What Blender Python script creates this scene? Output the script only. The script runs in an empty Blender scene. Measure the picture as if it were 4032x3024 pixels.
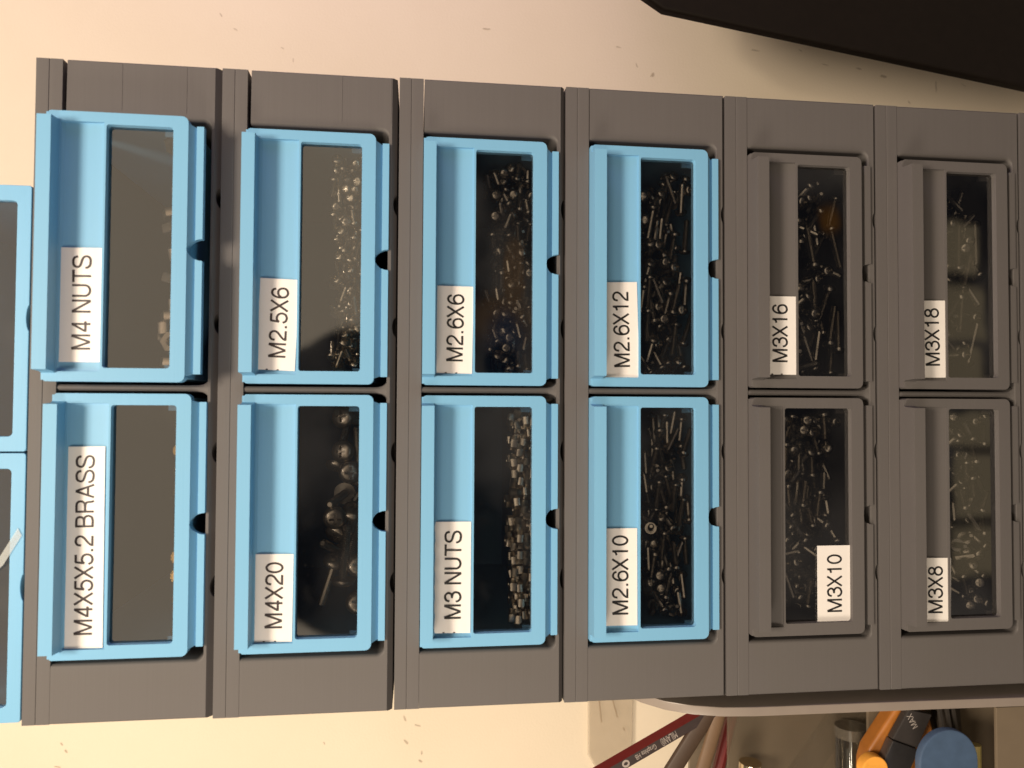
import bpy, bmesh, math, random
from mathutils import Vector, Matrix, Euler
S = 0.001                       # all measures below are millimetres
sc = bpy.context.scene
COL = sc.collection

# ------------------------------------------------------------------ camera
cam = bpy.data.cameras.new('camera'); camo = bpy.data.objects.new('camera', cam); COL.objects.link(camo)
cam.sensor_width = 36.0; cam.lens = 36.0 * 3028 / 4032
cam.clip_start = 0.01; cam.clip_end = 20
r_ = Vector((0.00499883, -0.12365732, -0.99231239)); u_ = Vector((0.99961218, -0.02656746, 0.00834632)); w_ = Vector((0.02739531, 0.99196927, -0.12347656))
m = Matrix((( r_.x, u_.x, -w_.x, 109.87*S), (r_.y, u_.y, -w_.y, -282.56*S), (r_.z, u_.z, -w_.z, -132.28*S), (0, 0, 0, 1)))
camo.matrix_world = m
sc.camera = camo
cam.dof.use_dof = True; cam.dof.focus_distance = 0.325; cam.dof.aperture_fstop = 13.0

# ------------------------------------------------------------------ world: a dim warm room behind the photographer
W = bpy.data.worlds.new('World'); sc.world = W; W.use_nodes = True
nt = W.node_tree; nt.nodes.clear()
class G:
    def __init__(s, nt): s.nt = nt
    def m(s, op, a, b=None, c=None):
        n = s.nt.nodes.new('ShaderNodeMath'); n.operation = op
        for i, v in enumerate((a, b, c)):
            if v is None: continue
            if isinstance(v, (int, float)): n.inputs[i].default_value = v
            else: s.nt.links.new(v, n.inputs[i])
        return n.outputs[0]
    def step(s, v, a, b):                     # 0 at a, 1 at b, smooth
        n = s.nt.nodes.new('ShaderNodeMapRange'); n.interpolation_type = 'SMOOTHSTEP'
        s.nt.links.new(v, n.inputs[0]); n.inputs[1].default_value = a; n.inputs[2].default_value = b
        return n.outputs[0]
    def mix(s, f, a, b):
        n = s.nt.nodes.new('ShaderNodeMix'); n.data_type = 'RGBA'
        if isinstance(f, (int, float)): n.inputs[0].default_value = f
        else: s.nt.links.new(f, n.inputs[0])
        for k, v in ((6, a), (7, b)):
            if isinstance(v, tuple): n.inputs[k].default_value = (*v, 1)
            else: s.nt.links.new(v, n.inputs[k])
        return n.outputs[2]
g = G(nt)
tc = nt.nodes.new('ShaderNodeTexCoord'); sp = nt.nodes.new('ShaderNodeSeparateXYZ'); nt.links.new(tc.outputs['Generated'], sp.inputs[0])
ay = g.m('MAXIMUM', g.m('ABSOLUTE', sp.outputs[1]), 0.02)
u = g.m('DIVIDE', sp.outputs[0], ay); w = g.m('DIVIDE', sp.outputs[2], ay)
behind = g.step(sp.outputs[1], 0.05, -0.05)
AMB = (0.17, 0.14, 0.11); ROOM = (0.88, 0.72, 0.53); DARK = (0.022, 0.022, 0.026)
# warm wall of the room in front of the panes, falling to ambient far up and far aside
roomf = g.m('MULTIPLY', g.m('MULTIPLY', g.step(w, 0.95, 0.6), g.step(g.m('ABSOLUTE', u), 0.95, 0.55)), behind)
colr = g.mix(roomf, AMB, ROOM)
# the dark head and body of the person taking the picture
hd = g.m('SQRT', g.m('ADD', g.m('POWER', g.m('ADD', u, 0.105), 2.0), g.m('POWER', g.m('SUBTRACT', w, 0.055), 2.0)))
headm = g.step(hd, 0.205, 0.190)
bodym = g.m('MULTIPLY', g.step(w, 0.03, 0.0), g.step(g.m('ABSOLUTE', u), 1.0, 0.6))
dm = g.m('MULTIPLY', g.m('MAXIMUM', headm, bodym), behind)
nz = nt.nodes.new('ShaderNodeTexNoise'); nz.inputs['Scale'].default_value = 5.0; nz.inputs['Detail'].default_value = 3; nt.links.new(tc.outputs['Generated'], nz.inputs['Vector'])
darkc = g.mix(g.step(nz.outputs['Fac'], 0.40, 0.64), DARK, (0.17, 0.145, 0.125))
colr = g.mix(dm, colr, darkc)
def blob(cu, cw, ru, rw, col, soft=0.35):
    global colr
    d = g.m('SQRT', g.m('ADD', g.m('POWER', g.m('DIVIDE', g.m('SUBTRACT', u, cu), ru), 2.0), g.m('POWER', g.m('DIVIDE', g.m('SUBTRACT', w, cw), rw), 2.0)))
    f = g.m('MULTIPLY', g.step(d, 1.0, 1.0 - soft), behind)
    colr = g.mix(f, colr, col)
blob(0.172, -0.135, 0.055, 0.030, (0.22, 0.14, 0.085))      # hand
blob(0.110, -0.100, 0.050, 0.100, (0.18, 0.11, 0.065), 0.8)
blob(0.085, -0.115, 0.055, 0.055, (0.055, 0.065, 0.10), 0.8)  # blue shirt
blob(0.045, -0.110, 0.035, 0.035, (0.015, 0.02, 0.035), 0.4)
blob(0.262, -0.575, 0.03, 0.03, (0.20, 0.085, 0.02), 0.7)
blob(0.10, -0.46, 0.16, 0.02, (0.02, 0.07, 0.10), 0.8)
# pale things lying on the desk in front, low down, mirrored by the lowest panes
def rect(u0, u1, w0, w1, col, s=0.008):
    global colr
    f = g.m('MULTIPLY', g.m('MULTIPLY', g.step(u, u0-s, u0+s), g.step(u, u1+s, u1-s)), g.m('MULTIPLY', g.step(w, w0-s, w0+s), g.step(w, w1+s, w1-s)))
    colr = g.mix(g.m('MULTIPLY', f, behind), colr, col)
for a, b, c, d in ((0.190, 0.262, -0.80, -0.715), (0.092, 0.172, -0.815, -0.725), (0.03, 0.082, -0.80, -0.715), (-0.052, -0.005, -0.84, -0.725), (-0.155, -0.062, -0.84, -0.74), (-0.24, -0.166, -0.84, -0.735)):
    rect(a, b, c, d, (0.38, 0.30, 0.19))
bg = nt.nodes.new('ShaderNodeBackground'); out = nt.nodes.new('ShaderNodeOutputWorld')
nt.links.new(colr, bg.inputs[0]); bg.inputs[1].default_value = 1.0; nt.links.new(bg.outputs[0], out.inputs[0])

# ------------------------------------------------------------------ lamps and added lights
def area(name, loc, target, size, power, color, size_y=None):
    l = bpy.data.lights.new(name, 'AREA'); o = bpy.data.objects.new(name, l); COL.objects.link(o)
    l.energy = power; l.color = color; l.size = size*S
    if size_y: l.shape = 'RECTANGLE'; l.size_y = size_y*S
    o.location = Vector(loc)*S
    o.rotation_euler = (Vector(target)-Vector(loc)).to_track_quat('-Z', 'Y').to_euler()
    return o
area('ceiling_lamp', (90, -610, 480), (80, 0, -110), 200, 8.0, (1.0, 0.84, 0.67))
area('left_fill', (-290, -300, -90), (0, 40, -150), 150, 1.30, (1.0, 0.86, 0.71))  # unseen warm fill, added to brighten the left pillars
area('glint_light', (200, -600, 460), (110, 0, -150), 42, 1.3, (1.0, 0.86, 0.68))  # tiny light added only to put glints on the screws
area('screen_glow', (620, -120, -60), (300, 170, -40), 160, 0.50, (0.68, 0.48, 1.0))
sc.view_settings.view_transform = 'Standard'; sc.view_settings.look = 'None'
sc.view_settings.exposure = 0.0; sc.view_settings.gamma = 1.0
sc.render.engine = 'CYCLES'
sc.cycles.max_bounces = 8; sc.cycles.transparent_max_bounces = 16

# ------------------------------------------------------------------ materials
def newmat(name):
    mt = bpy.data.materials.new(name); mt.use_nodes = True
    return mt, mt.node_tree, mt.node_tree.nodes['Principled BSDF']
def ramp(nt, fac, a, b, p0=0.3, p1=0.7):
    r = nt.nodes.new('ShaderNodeValToRGB'); nt.links.new(fac, r.inputs[0])
    r.color_ramp.elements[0].position = p0; r.color_ramp.elements[0].color = (*a, 1)
    r.color_ramp.elements[1].position = p1; r.color_ramp.elements[1].color = (*b, 1)
    return r.outputs[0]
def coords(nt, scale, rot=(0, 0, 0)):
    t = nt.nodes.new('ShaderNodeTexCoord'); mp = nt.nodes.new('ShaderNodeMapping'); mp.inputs['Scale'].default_value = scale; mp.inputs['Rotation'].default_value = rot
    nt.links.new(t.outputs['Object'], mp.inputs[0]); return mp.outputs[0]
def noise(nt, vec, scale, detail=3, rough=0.5):
    n = nt.nodes.new('ShaderNodeTexNoise'); n.inputs['Scale'].default_value = scale; n.inputs['Detail'].default_value = detail; n.inputs['Roughness'].default_value = rough
    nt.links.new(vec, n.inputs['Vector']); return n.outputs['Fac']
def printed(name, c0, c1, rough, bumpd=0.00006):
    """printed plastic: thin horizontal layers in the relief and a faint tone change from layer to layer"""
    mt, nt, b = newmat(name)
    lay = noise(nt, coords(nt, (3, 3, 900)), 1.0, 4, 0.7)
    broad = noise(nt, coords(nt, (25, 25, 25)), 1.0, 3, 0.6)
    gg = G(nt)
    f = gg.m('ADD', gg.m('MULTIPLY', lay, 0.6), gg.m('MULTIPLY', broad, 0.4))
    nt.links.new(ramp(nt, f, c0, c1), b.inputs['Base Color'])
    fine = noise(nt, coords(nt, (40, 40, 2600)), 1.0, 2, 0.5)
    grain = noise(nt, coords(nt, (1, 1, 1)), 2500, 2, 0.6)
    h = gg.m('ADD', gg.m('ADD', gg.m('MULTIPLY', lay, 1.2), gg.m('MULTIPLY', fine, 0.7)), gg.m('MULTIPLY', grain, 0.25))
    bp = nt.nodes.new('ShaderNodeBump'); bp.inputs['Distance'].default_value = bumpd; bp.inputs['Strength'].default_value = 0.8
    nt.links.new(h, bp.inputs['Height']); nt.links.new(bp.outputs[0], b.inputs['Normal'])
    b.inputs['Roughness'].default_value = rough; b.inputs['Specular IOR Level'].default_value = 0.35
    return mt
GREY = printed('grey_printed_plastic', (0.113, 0.103, 0.098), (0.123, 0.113, 0.107), 0.62, 0.00003)
BLUE = printed('blue_printed_plastic', (0.180, 0.425, 0.640), (0.192, 0.442, 0.660), 0.5, 0.00003)
def simple(name, col, rough=0.5, metal=0.0, spec=0.5, var=0.08):
    mt, nt, b = newmat(name)
    n = noise(nt, coords(nt, (1, 1, 1)), 260, 3)
    nt.links.new(ramp(nt, n, tuple(c*(1-var) for c in col), tuple(min(1, c*(1+var)) for c in col)), b.inputs['Base Color'])
    b.inputs['Roughness'].default_value = rough; b.inputs['Metallic'].default_value = metal; b.inputs['Specular IOR Level'].default_value = spec
    return mt
BLACKSCREW = simple('blackened_steel', (0.42, 0.38, 0.33), 0.25, 0.95)
DARKZINC = simple('dark_zinc', (0.38, 0.34, 0.29), 0.3, 0.9)
NICKEL = simple('nickel_steel', (0.66, 0.60, 0.50), 0.26, 1.0)
STEELNUT = simple('zinc_nut', (0.74, 0.67, 0.57), 0.30, 1.0)
DIMNUT = simple('dull_nut', (0.42, 0.35, 0.28), 0.36, 1.0)
BRASS = simple('brass', (0.75, 0.47, 0.16), 0.28, 1.0)
PAPER = simple('label_paper', (0.84, 0.80, 0.75), 0.38, 0, 0.5, 0.012)
INK = simple('black_ink', (0.012, 0.011, 0.011), 0.5)
INKB = simple('brown_black_ink', (0.030, 0.018, 0.018), 0.5)
BLACKP = simple('black_plastic', (0.010, 0.007, 0.005), 0.5, 0, 0.22)
def pane_mat(name, refl, tint, streak=False):
    mt, nt, b = newmat(name); nt.nodes.remove(b); gg = G(nt)
    o = nt.nodes['Material Output']
    fr = nt.nodes.new('ShaderNodeFresnel'); fr.inputs['IOR'].default_value = 1.5
    fac = gg.m('MULTIPLY', fr.outputs[0], refl)
    tr = nt.nodes.new('ShaderNodeBsdfTransparent'); tr.inputs[0].default_value = (*tint, 1)
    gl = nt.nodes.new('ShaderNodeBsdfGlossy'); gl.inputs['Roughness'].default_value = 0.03
    n = noise(nt, coords(nt, (1, 1, 1)), 28, 2)
    bp = nt.nodes.new('ShaderNodeBump'); bp.inputs['Distance'].default_value = 0.0004; bp.inputs['Strength'].default_value = 0.25
    nt.links.new(n, bp.inputs['Height']); nt.links.new(bp.outputs[0], gl.inputs['Normal'])
    mx = nt.nodes.new('ShaderNodeMixShader'); nt.links.new(fac, mx.inputs[0]); nt.links.new(tr.outputs[0], mx.inputs[1]); nt.links.new(gl.outputs[0], mx.inputs[2])
    # dust and fine specks on the sheet
    df = nt.nodes.new('ShaderNodeBsdfDiffuse'); df.inputs[0].default_value = (0.5, 0.46, 0.4, 1)
    sp1 = noise(nt, coords(nt, (1, 1, 1)), 1300, 2, 0.7)
    haze = noise(nt, coords(nt, (1, 0.3, 1)), 40, 4, 0.65)
    df_f = gg.m('ADD', gg.m('MULTIPLY', gg.step(sp1, 0.72, 0.80), 0.25), gg.m('MULTIPLY', gg.step(haze, 0.5, 0.8), 0.018))
    mx2 = nt.nodes.new('ShaderNodeMixShader'); nt.links.new(df_f, mx2.inputs[0]); nt.links.new(mx.outputs[0], mx2.inputs[1]); nt.links.new(df.outputs[0], mx2.inputs[2])
    nt.links.new(mx2.outputs[0], o.inputs[0]); return mt
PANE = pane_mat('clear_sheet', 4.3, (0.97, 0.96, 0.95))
def frosted(name, col, alpha, rough=0.35):
    mt, nt, b = newmat(name); o = nt.nodes['Material Output']
    n = noise(nt, coords(nt, (1, 1, 1)), 120, 4)
    nt.links.new(ramp(nt, n, tuple(c*0.93 for c in col), col), b.inputs['Base Color']); b.inputs['Roughness'].default_value = rough
    tr = nt.nodes.new('ShaderNodeBsdfTransparent'); mx = nt.nodes.new('ShaderNodeMixShader'); mx.inputs[0].default_value = alpha
    nt.links.new(tr.outputs[0], mx.inputs[1]); nt.links.new(b.outputs[0], mx.inputs[2]); nt.links.new(mx.outputs[0], o.inputs[0]); return mt
FROST = frosted('frosted_grey_plastic', (0.31, 0.26, 0.22), 0.88)
FROSTTHIN = frosted('thin_frosted_plastic', (0.16, 0.125, 0.085), 0.42)
FROST2 = frosted('brown_frosted_plastic', (0.20, 0.155, 0.105), 0.85)
CLEARTAPE = frosted('clear_tape', (0.75, 0.78, 0.75), 0.30, 0.2)
CLEARPL = frosted('clear_ruler_plastic', (0.66, 0.56, 0.42), 0.45, 0.3)

# ------------------------------------------------------------------ mesh helpers
class MB:
    def __init__(s): s.v = []; s.f = []; s.mi = []; s.cur = 0
    def add(s, vs, fs):
        o = len(s.v); s.v += [tuple(p) for p in vs]; s.f += [tuple(i+o for i in f) for f in fs]; s.mi += [s.cur]*len(fs); return s
    def box(s, x0, x1, y0, y1, z0, z1):
        return s.add([(x0,y0,z0),(x1,y0,z0),(x1,y1,z0),(x0,y1,z0),(x0,y0,z1),(x1,y0,z1),(x1,y1,z1),(x0,y1,z1)],
                     [(0,3,2,1),(4,5,6,7),(0,1,5,4),(1,2,6,5),(2,3,7,6),(3,0,4,7)])
    def loft(s, rings, cap=True):
        n = len(rings[0]); vs = [p for r in rings for p in r]; fs = []
        for k in range(len(rings)-1):
            for i in range(n):
                j = (i+1) % n; fs.append((k*n+i, k*n+j, (k+1)*n+j, (k+1)*n+i))
        if cap: fs.append(tuple(range(n-1, -1, -1))); fs.append(tuple((len(rings)-1)*n+i for i in range(n)))
        return s.add(vs, fs)
    def tube(s, a, b, r0, r1=None, n=12, axis_rot=0, profile=None):
        a = Vector(a); b = Vector(b); d = b-a; L = d.length; q = d.to_track_quat('Z', 'Y')
        pr = profile or [(r0, 0), (r0 if r1 is None else r1, 1)]
        rings = [[a + q @ Vector((r*math.cos(2*math.pi*i/n+axis_rot), r*math.sin(2*math.pi*i/n+axis_rot), t*L)) for i in range(n)] for r, t in pr]
        return s.loft(rings)
def poly_area(pts): return sum(pts[i][0]*pts[(i+1)%len(pts)][1]-pts[(i+1)%len(pts)][0]*pts[i][1] for i in range(len(pts)))/2
def rrect(x0, x1, z0, z1, r, n=5):
    """r = (bottom-left, bottom-right, top-right, top-left) radii; counterclockwise seen with x right, z up"""
    if isinstance(r, (int, float)): r = (r,)*4
    pts = []
    for (cx, cz, a0, rr) in ((x0+r[0], z0+r[0], 180, r[0]), (x1-r[1], z0+r[1], 270, r[1]), (x1-r[2], z1-r[2], 0, r[2]), (x0+r[3], z1-r[3], 90, r[3])):
        for k in range(n+1):
            a = math.radians(a0+90*k/n); pts.append((cx+rr*math.cos(a), cz+rr*math.sin(a)))
    out = []
    for p in pts:
        if not out or (abs(p[0]-out[-1][0])+abs(p[1]-out[-1][1]) > 1e-6): out.append(p)
    return out
def prism_xz(mb, pts, y0, y1):
    if poly_area(pts) < 0: pts = pts[::-1]
    return mb.loft([[(x, y0, z) for x, z in pts], [(x, y1, z) for x, z in pts]])
def link(o, parent=None):
    COL.objects.link(o)
    if parent: o.parent = parent
    return o
def tomesh(mb, name, mats):
    me = bpy.data.meshes.new(name); me.from_pydata([(x*S, y*S, z*S) for x, y, z in mb.v], [], mb.f)
    for mt in (mats if isinstance(mats, (list, tuple)) else [mats]): me.materials.append(mt)
    me.polygons.foreach_set('material_index', mb.mi)
    bm = bmesh.new(); bm.from_mesh(me); bmesh.ops.recalc_face_normals(bm, faces=bm.faces); bm.to_mesh(me); bm.free()
    me.update(); return me
def smooth(me, deg=35):
    bm = bmesh.new(); bm.from_mesh(me); a = math.radians(deg)
    for f in bm.faces: f.smooth = True
    for e in bm.edges: e.smooth = not (len(e.link_faces) == 2 and e.calc_face_angle(0) > a)
    bm.to_mesh(me); bm.free()
def evald(o, sm=None):
    dg = bpy.context.evaluated_depsgraph_get(); dg.update()
    me = bpy.data.meshes.new_from_object(o.evaluated_get(dg)); return me
def booled(base, cutters, unions=()):
    """base, cutters, unions are MB solids; returns an evaluated mesh"""
    tmp = []
    b = link(bpy.data.objects.new('work', tomesh(base, 'work', []))); tmp.append(b)
    for op, lst in (('UNION', unions), ('DIFFERENCE', cutters)):
        for c in lst:
            co = link(bpy.data.objects.new('work_cutter', tomesh(c, 'work_cutter', []))); tmp.append(co)
            md = b.modifiers.new('b', 'BOOLEAN'); md.operation = op; md.object = co; md.solver = 'EXACT'
    me = evald(b)
    for o in tmp: bpy.data.objects.remove(o, do_unlink=True)
    return me
def beveled(me, width, seg=2, ang=35):
    o = link(bpy.data.objects.new('work', me)); md = o.modifiers.new('v', 'BEVEL'); md.width = width*S; md.segments = seg; md.limit_method = 'ANGLE'; md.angle_limit = math.radians(ang)
    md.use_clamp_overlap = True
    r = evald(o); bpy.data.objects.remove(o, do_unlink=True); smooth(r, 40); return weighted(r)
def weighted(me):
    o = link(bpy.data.objects.new('work', me)); md = o.modifiers.new('w', 'WEIGHTED_NORMAL'); md.keep_sharp = True; md.weight = 80
    r = evald(o); bpy.data.objects.remove(o, do_unlink=True); return r
def part(name, me, parent, loc=(0, 0, 0), mat=None):
    if mat is not None: me.materials.clear(); me.materials.append(mat)
    o = link(bpy.data.objects.new(name, me), parent); o.location = Vector(loc)*S; return o
def build(mb, name, mats, parent=None, bev=0, seg=2, sm=True):
    me = tomesh(mb, name, mats)
    if bev: me = beveled(me, bev, seg)
    elif sm: smooth(me)
    return link(bpy.data.objects.new(name, me), parent)
def tag(o, label=None, cat=None, group=None, kind=None):
    if label: o['label'] = label
    if cat: o['category'] = cat
    if group: o['group'] = group
    if kind: o['kind'] = kind
    return o
def thing(name, loc, label, cat, group=None):
    o = link(bpy.data.objects.new(name, None)); o.empty_display_size = 0.005; o.location = Vector(loc)*S
    return tag(o, label, cat, group)

# ------------------------------------------------------------------ wall behind
def wall():
    mt, nt, b = newmat('cream_wall_paint'); gg = G(nt)
    n = noise(nt, coords(nt, (1, 1, 1)), 14, 4, 0.6)
    c = ramp(nt, n, (0.76, 0.655, 0.50), (0.79, 0.685, 0.53))
    sm_ = noise(nt, coords(nt, (3, 1, 9)), 60, 5, 0.75)
    dirt = noise(nt, coords(nt, (1, 1, 1)), 9, 2)
    f = gg.m('MULTIPLY', gg.step(sm_, 0.69, 0.80), gg.m('MULTIPLY', gg.step(dirt, 0.55, 0.70), 0.25))
    nt.links.new(gg.mix(f, c, (0.42, 0.34, 0.24)), b.inputs['Base Color'])
    bp = nt.nodes.new('ShaderNodeBump'); bp.inputs['Distance'].default_value = 0.0003; bp.inputs['Strength'].default_value = 0.35
    nt.links.new(noise(nt, coords(nt, (1, 1, 1)), 700, 3), bp.inputs['Height']); nt.links.new(bp.outputs[0], b.inputs['Normal'])
    b.inputs['Roughness'].default_value = 0.75
    mark = simple('scuff_mark', (0.50, 0.41, 0.30), 0.8)
    mb = MB(); mb.add([(-900, 170, -900), (1100, 170, -900), (1100, 170, 700), (-900, 170, 700)], [(0, 1, 2, 3)])
    mb.cur = 1
    rnd = random.Random(5)
    fl = [(334.7,-172.1,5,1.1,90),(315.6,-53.9,2.5,.8,60),(308.9,-60,3,.6,0),(332.7,-19.3,3,.7,40),(324.9,-27.4,3.5,.7,60),(328.7,-253,5,.8,80),(312.9,-274.6,4.5,2.2,-40),
          (318,-264.6,4,.9,20),(332.2,-341.1,6,1,85),(334,-370.8,3,.8,70),(324.7,-409.9,6,1.3,80),(320.8,-426.5,6,2,75),(319,-463,3,.5,10),(315.5,-462.8,8,1,5),(318.3,-482.4,5,.5,60),(304.8,-444.3,3,.9,40),
          (326,-387,6,.6,80),(-76.5,58.4,2.2,1.2,30),(-80.5,56.1,2.6,1.3,40),(-70.9,-127.2,4,1.1,20),(-75.3,-134.6,4.5,1,70),(-84.3,-128.1,4,1.8,40),(-91,-137.2,3,1.2,0),(-95.8,-136.4,4,1.6,60),(-83,-82,2.6,.8,30),(-88.8,60.4,5,.9,75)]
    for x, z, L, wd, a in fl:
        a = math.radians(a); n = 9
        pts = []
        for k in range(n):
            t = 2*math.pi*k/n; rr = rnd.uniform(.55, 1.1); px, pz = math.cos(t)*L/2*rr, math.sin(t)*wd/2*rr
            pts.append((x+px*math.cos(a)-pz*math.sin(a), 169.9, z+px*math.sin(a)+pz*math.cos(a)))
        mb.add(pts, [tuple(range(n))])
    o = build(mb, 'wall', [mt, mark], sm=False); tag(o, kind='structure', label='cream painted wall with small scuffs behind the drawers')
wall()

# ------------------------------------------------------------------ cabinets
UZ = [-0.1, -62.6, -125.3, -187.5, -250.05, -312.5, -375.0]
UH = [61.9, 62.0, 61.7, 62.0, 61.9, 61.9, 61.9]
UY = [0.3, 0.0, 0.0, -0.2, -0.3, -0.4, -0.4]
UX = [0.0, -0.2, 0.1, 0.1, 0.0, -0.2, 0.0]
DEPTH = 140
def cabinet(i):
    H = UH[i]; ch = (1.9, 1.9, 1.6, .7, .6, .6, .6)[i]
    names = ['holding the M4 NUTS and BRASS drawers at the top', 'holding the M2.5X6 and M4X20 drawers', 'holding the M2.6X6 and M3 NUTS drawers', 'holding the M2.6X12 and M2.6X10 drawers', 'holding the grey M3X16 and M3X10 drawers', 'holding the grey M3X18 and M3X8 drawers', 'lowest in the stack, only its top strip in view']
    t = thing('drawer_cabinet', (UX[i], UY[i], UZ[i]), 'grey printed plastic drawer cabinet ' + names[i], 'drawer cabinet', 'grey drawer cabinets stacked in a tower')
    # top strip
    gap = (1.5, 1.3, .35, .25, .12, .12, .12)[i]
    mb = MB(); zz = -8.8
    prism_xz(mb, [(0, zz), (230, zz), (230, 0), (0, 0)], 0, DEPTH)
    cut = []
    c = MB(); c.box(-5, 235, -1, 0.22, -4.55, -4.25); cut.append(c)           # faint seam line
    me = beveled(booled(mb, cut), .45, 2)
    part('top_strip', me, t, mat=GREY)
    # U-shaped body: two pillars and the floor strip, edge of the opening rounded over
    ring_n = 6; rings = []
    X0, X1, ZT, ZB = 20.3, 210.2, -8.8, -58.9
    e0 = 1.25
    def inner(e, eb):
        r = 2.6
        pts = [(X0-e, ZT)]
        for k in range(7):
            a = math.radians(180+90*k/6); pts.append((X0-e+r+r*math.cos(a), ZB-eb+r+r*math.sin(a)))
        for k in range(7):
            a = math.radians(270+90*k/6); pts.append((X1+e-r+r*math.cos(a), ZB-eb+r+r*math.sin(a)))
        pts.append((X1+e, ZT)); return pts
    prof = [(e0*(1-math.sin(math.radians(a))), e0*(1-math.cos(math.radians(a)))) for a in (0, 18, 36, 54, 72, 90)]
    for e, y in prof: rings.append([(x, y, z) for x, z in inner(e, e*.2)])
    rings.append([(x, DEPTH, z) for x, z in inner(0, 0)])
    n = len(rings[0]); mb = MB()
    vs = [p for r in rings for p in r]; fs = []
    for k in range(len(rings)-1):
        for a in range(n-1): fs.append((k*n+a, k*n+a+1, (k+1)*n+a+1, (k+1)*n+a))
    # the outer outline, with its right top corner let down a little where a crack opens
    zl, zr = ZT-0.05, ZT-gap
    def outer(o, y): return [(o, y, zl), (o, y, -H+o), (230-o, y, -H+o), (230-o, y, zr)]
    zi = zr+(zl-zr)*0.08
    # shift the opening's right end to the cracked edge
    for k in range(len(rings)): vs[k*n+n-1] = (vs[k*n+n-1][0], vs[k*n+n-1][1], zi); vs[k*n] = (vs[k*n][0], vs[k*n][1], zl)
    base = len(vs)
    def o3(y, of, ob): return [(of, y, zl), (of, y, -H+ob), (230-of, y, -H+ob), (230-of, y, zr)]
    oring = [o3(0, .5, ch), o3(.5, 0, ch-.5 if ch > 1 else .2), o3(ch+.2, 0, 0), o3(DEPTH, 0, 0)]
    for r in oring: vs += r
    for k in range(3):
        for a in range(3): fs.append((base+k*4+a, base+k*4+a+1, base+(k+1)*4+a+1, base+(k+1)*4+a))
    fs.append(tuple([base, base+1, base+2, base+3] + list(range(n-1, -1, -1))))                           # front face
    lb = base+12; L = (len(rings)-1)*n
    fs.append(tuple([lb, lb+1, lb+2, lb+3] + [L+a for a in range(n-1, -1, -1)]))
    # pillar tops
    fs.append(tuple([base+k*4 for k in range(4)] + [k*n for k in range(len(rings)-1, -1, -1)]))
    fs.append(tuple([base+k*4+3 for k in range(4)] + [k*n+n-1 for k in range(len(rings)-1, -1, -1)]))
    mb.add(vs, fs)
    cuts = []
    for x in (45.3, 92.6, 138.5, 183.5):                                   # lens-shaped slots on the seam
        c = MB(); c.tube((x, -3, -H-1.4), (x, 9, -H-1.4), 1, n=24)
        c.v = [(x+(p[0]-x)*4.6, p[1], -H-1.4+(p[2]+H+1.4)*2.7) for p in c.v]; cuts.append(c)
    body_me = booled(mb, cuts)
    smooth(body_me, 32); body_me = weighted(body_me)
    part('body_frame', body_me, t, mat=GREY)
    for x0, x1, z in {0: ((213, 229.6, -28.5), (213, 229.6, -50.3)), 1: ((213, 229.6, -42.0), (213, 229.6, -59.6)), 2: ((.4, 229.6, -60.0),)}.get(i, ()):
        lines = MB(); lines.box(x0, x1, -.09, .5, z-.14, z+.14); build(lines, 'layer_ridge', GREY, t, bev=.05, seg=1)
    b = MB(); b.box(0.3, 229.7, DEPTH, DEPTH+3, -H+.3, -.3); build(b, 'back_panel', GREY, t)
    # rounded rod between the two drawers, flaring where it meets the floor strip
    d = MB(); rgs = []
    for z, hw in ((-8.8, 1.2), (-52, 1.2), (-55.5, 1.25), (-57.2, 1.6), (-58.2, 2.3), (-58.95, 3.3)):
        hw2 = hw
        rgs.append([(115.2-hw2, 1.6+1.0, z), (115.2-hw2*.8, .9+.0*z, z), (115.2-hw2*.35, .45, z), (115.2+hw2*.35, .45, z), (115.2+hw2*.8, .9, z), (115.2+hw2, 2.6, z), (115.2+hw2, DEPTH, z), (115.2-hw2, DEPTH, z)])
    d.loft(rgs); build(d, 'divider', GREY, t)
for i in range(7): cabinet(i)

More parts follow.
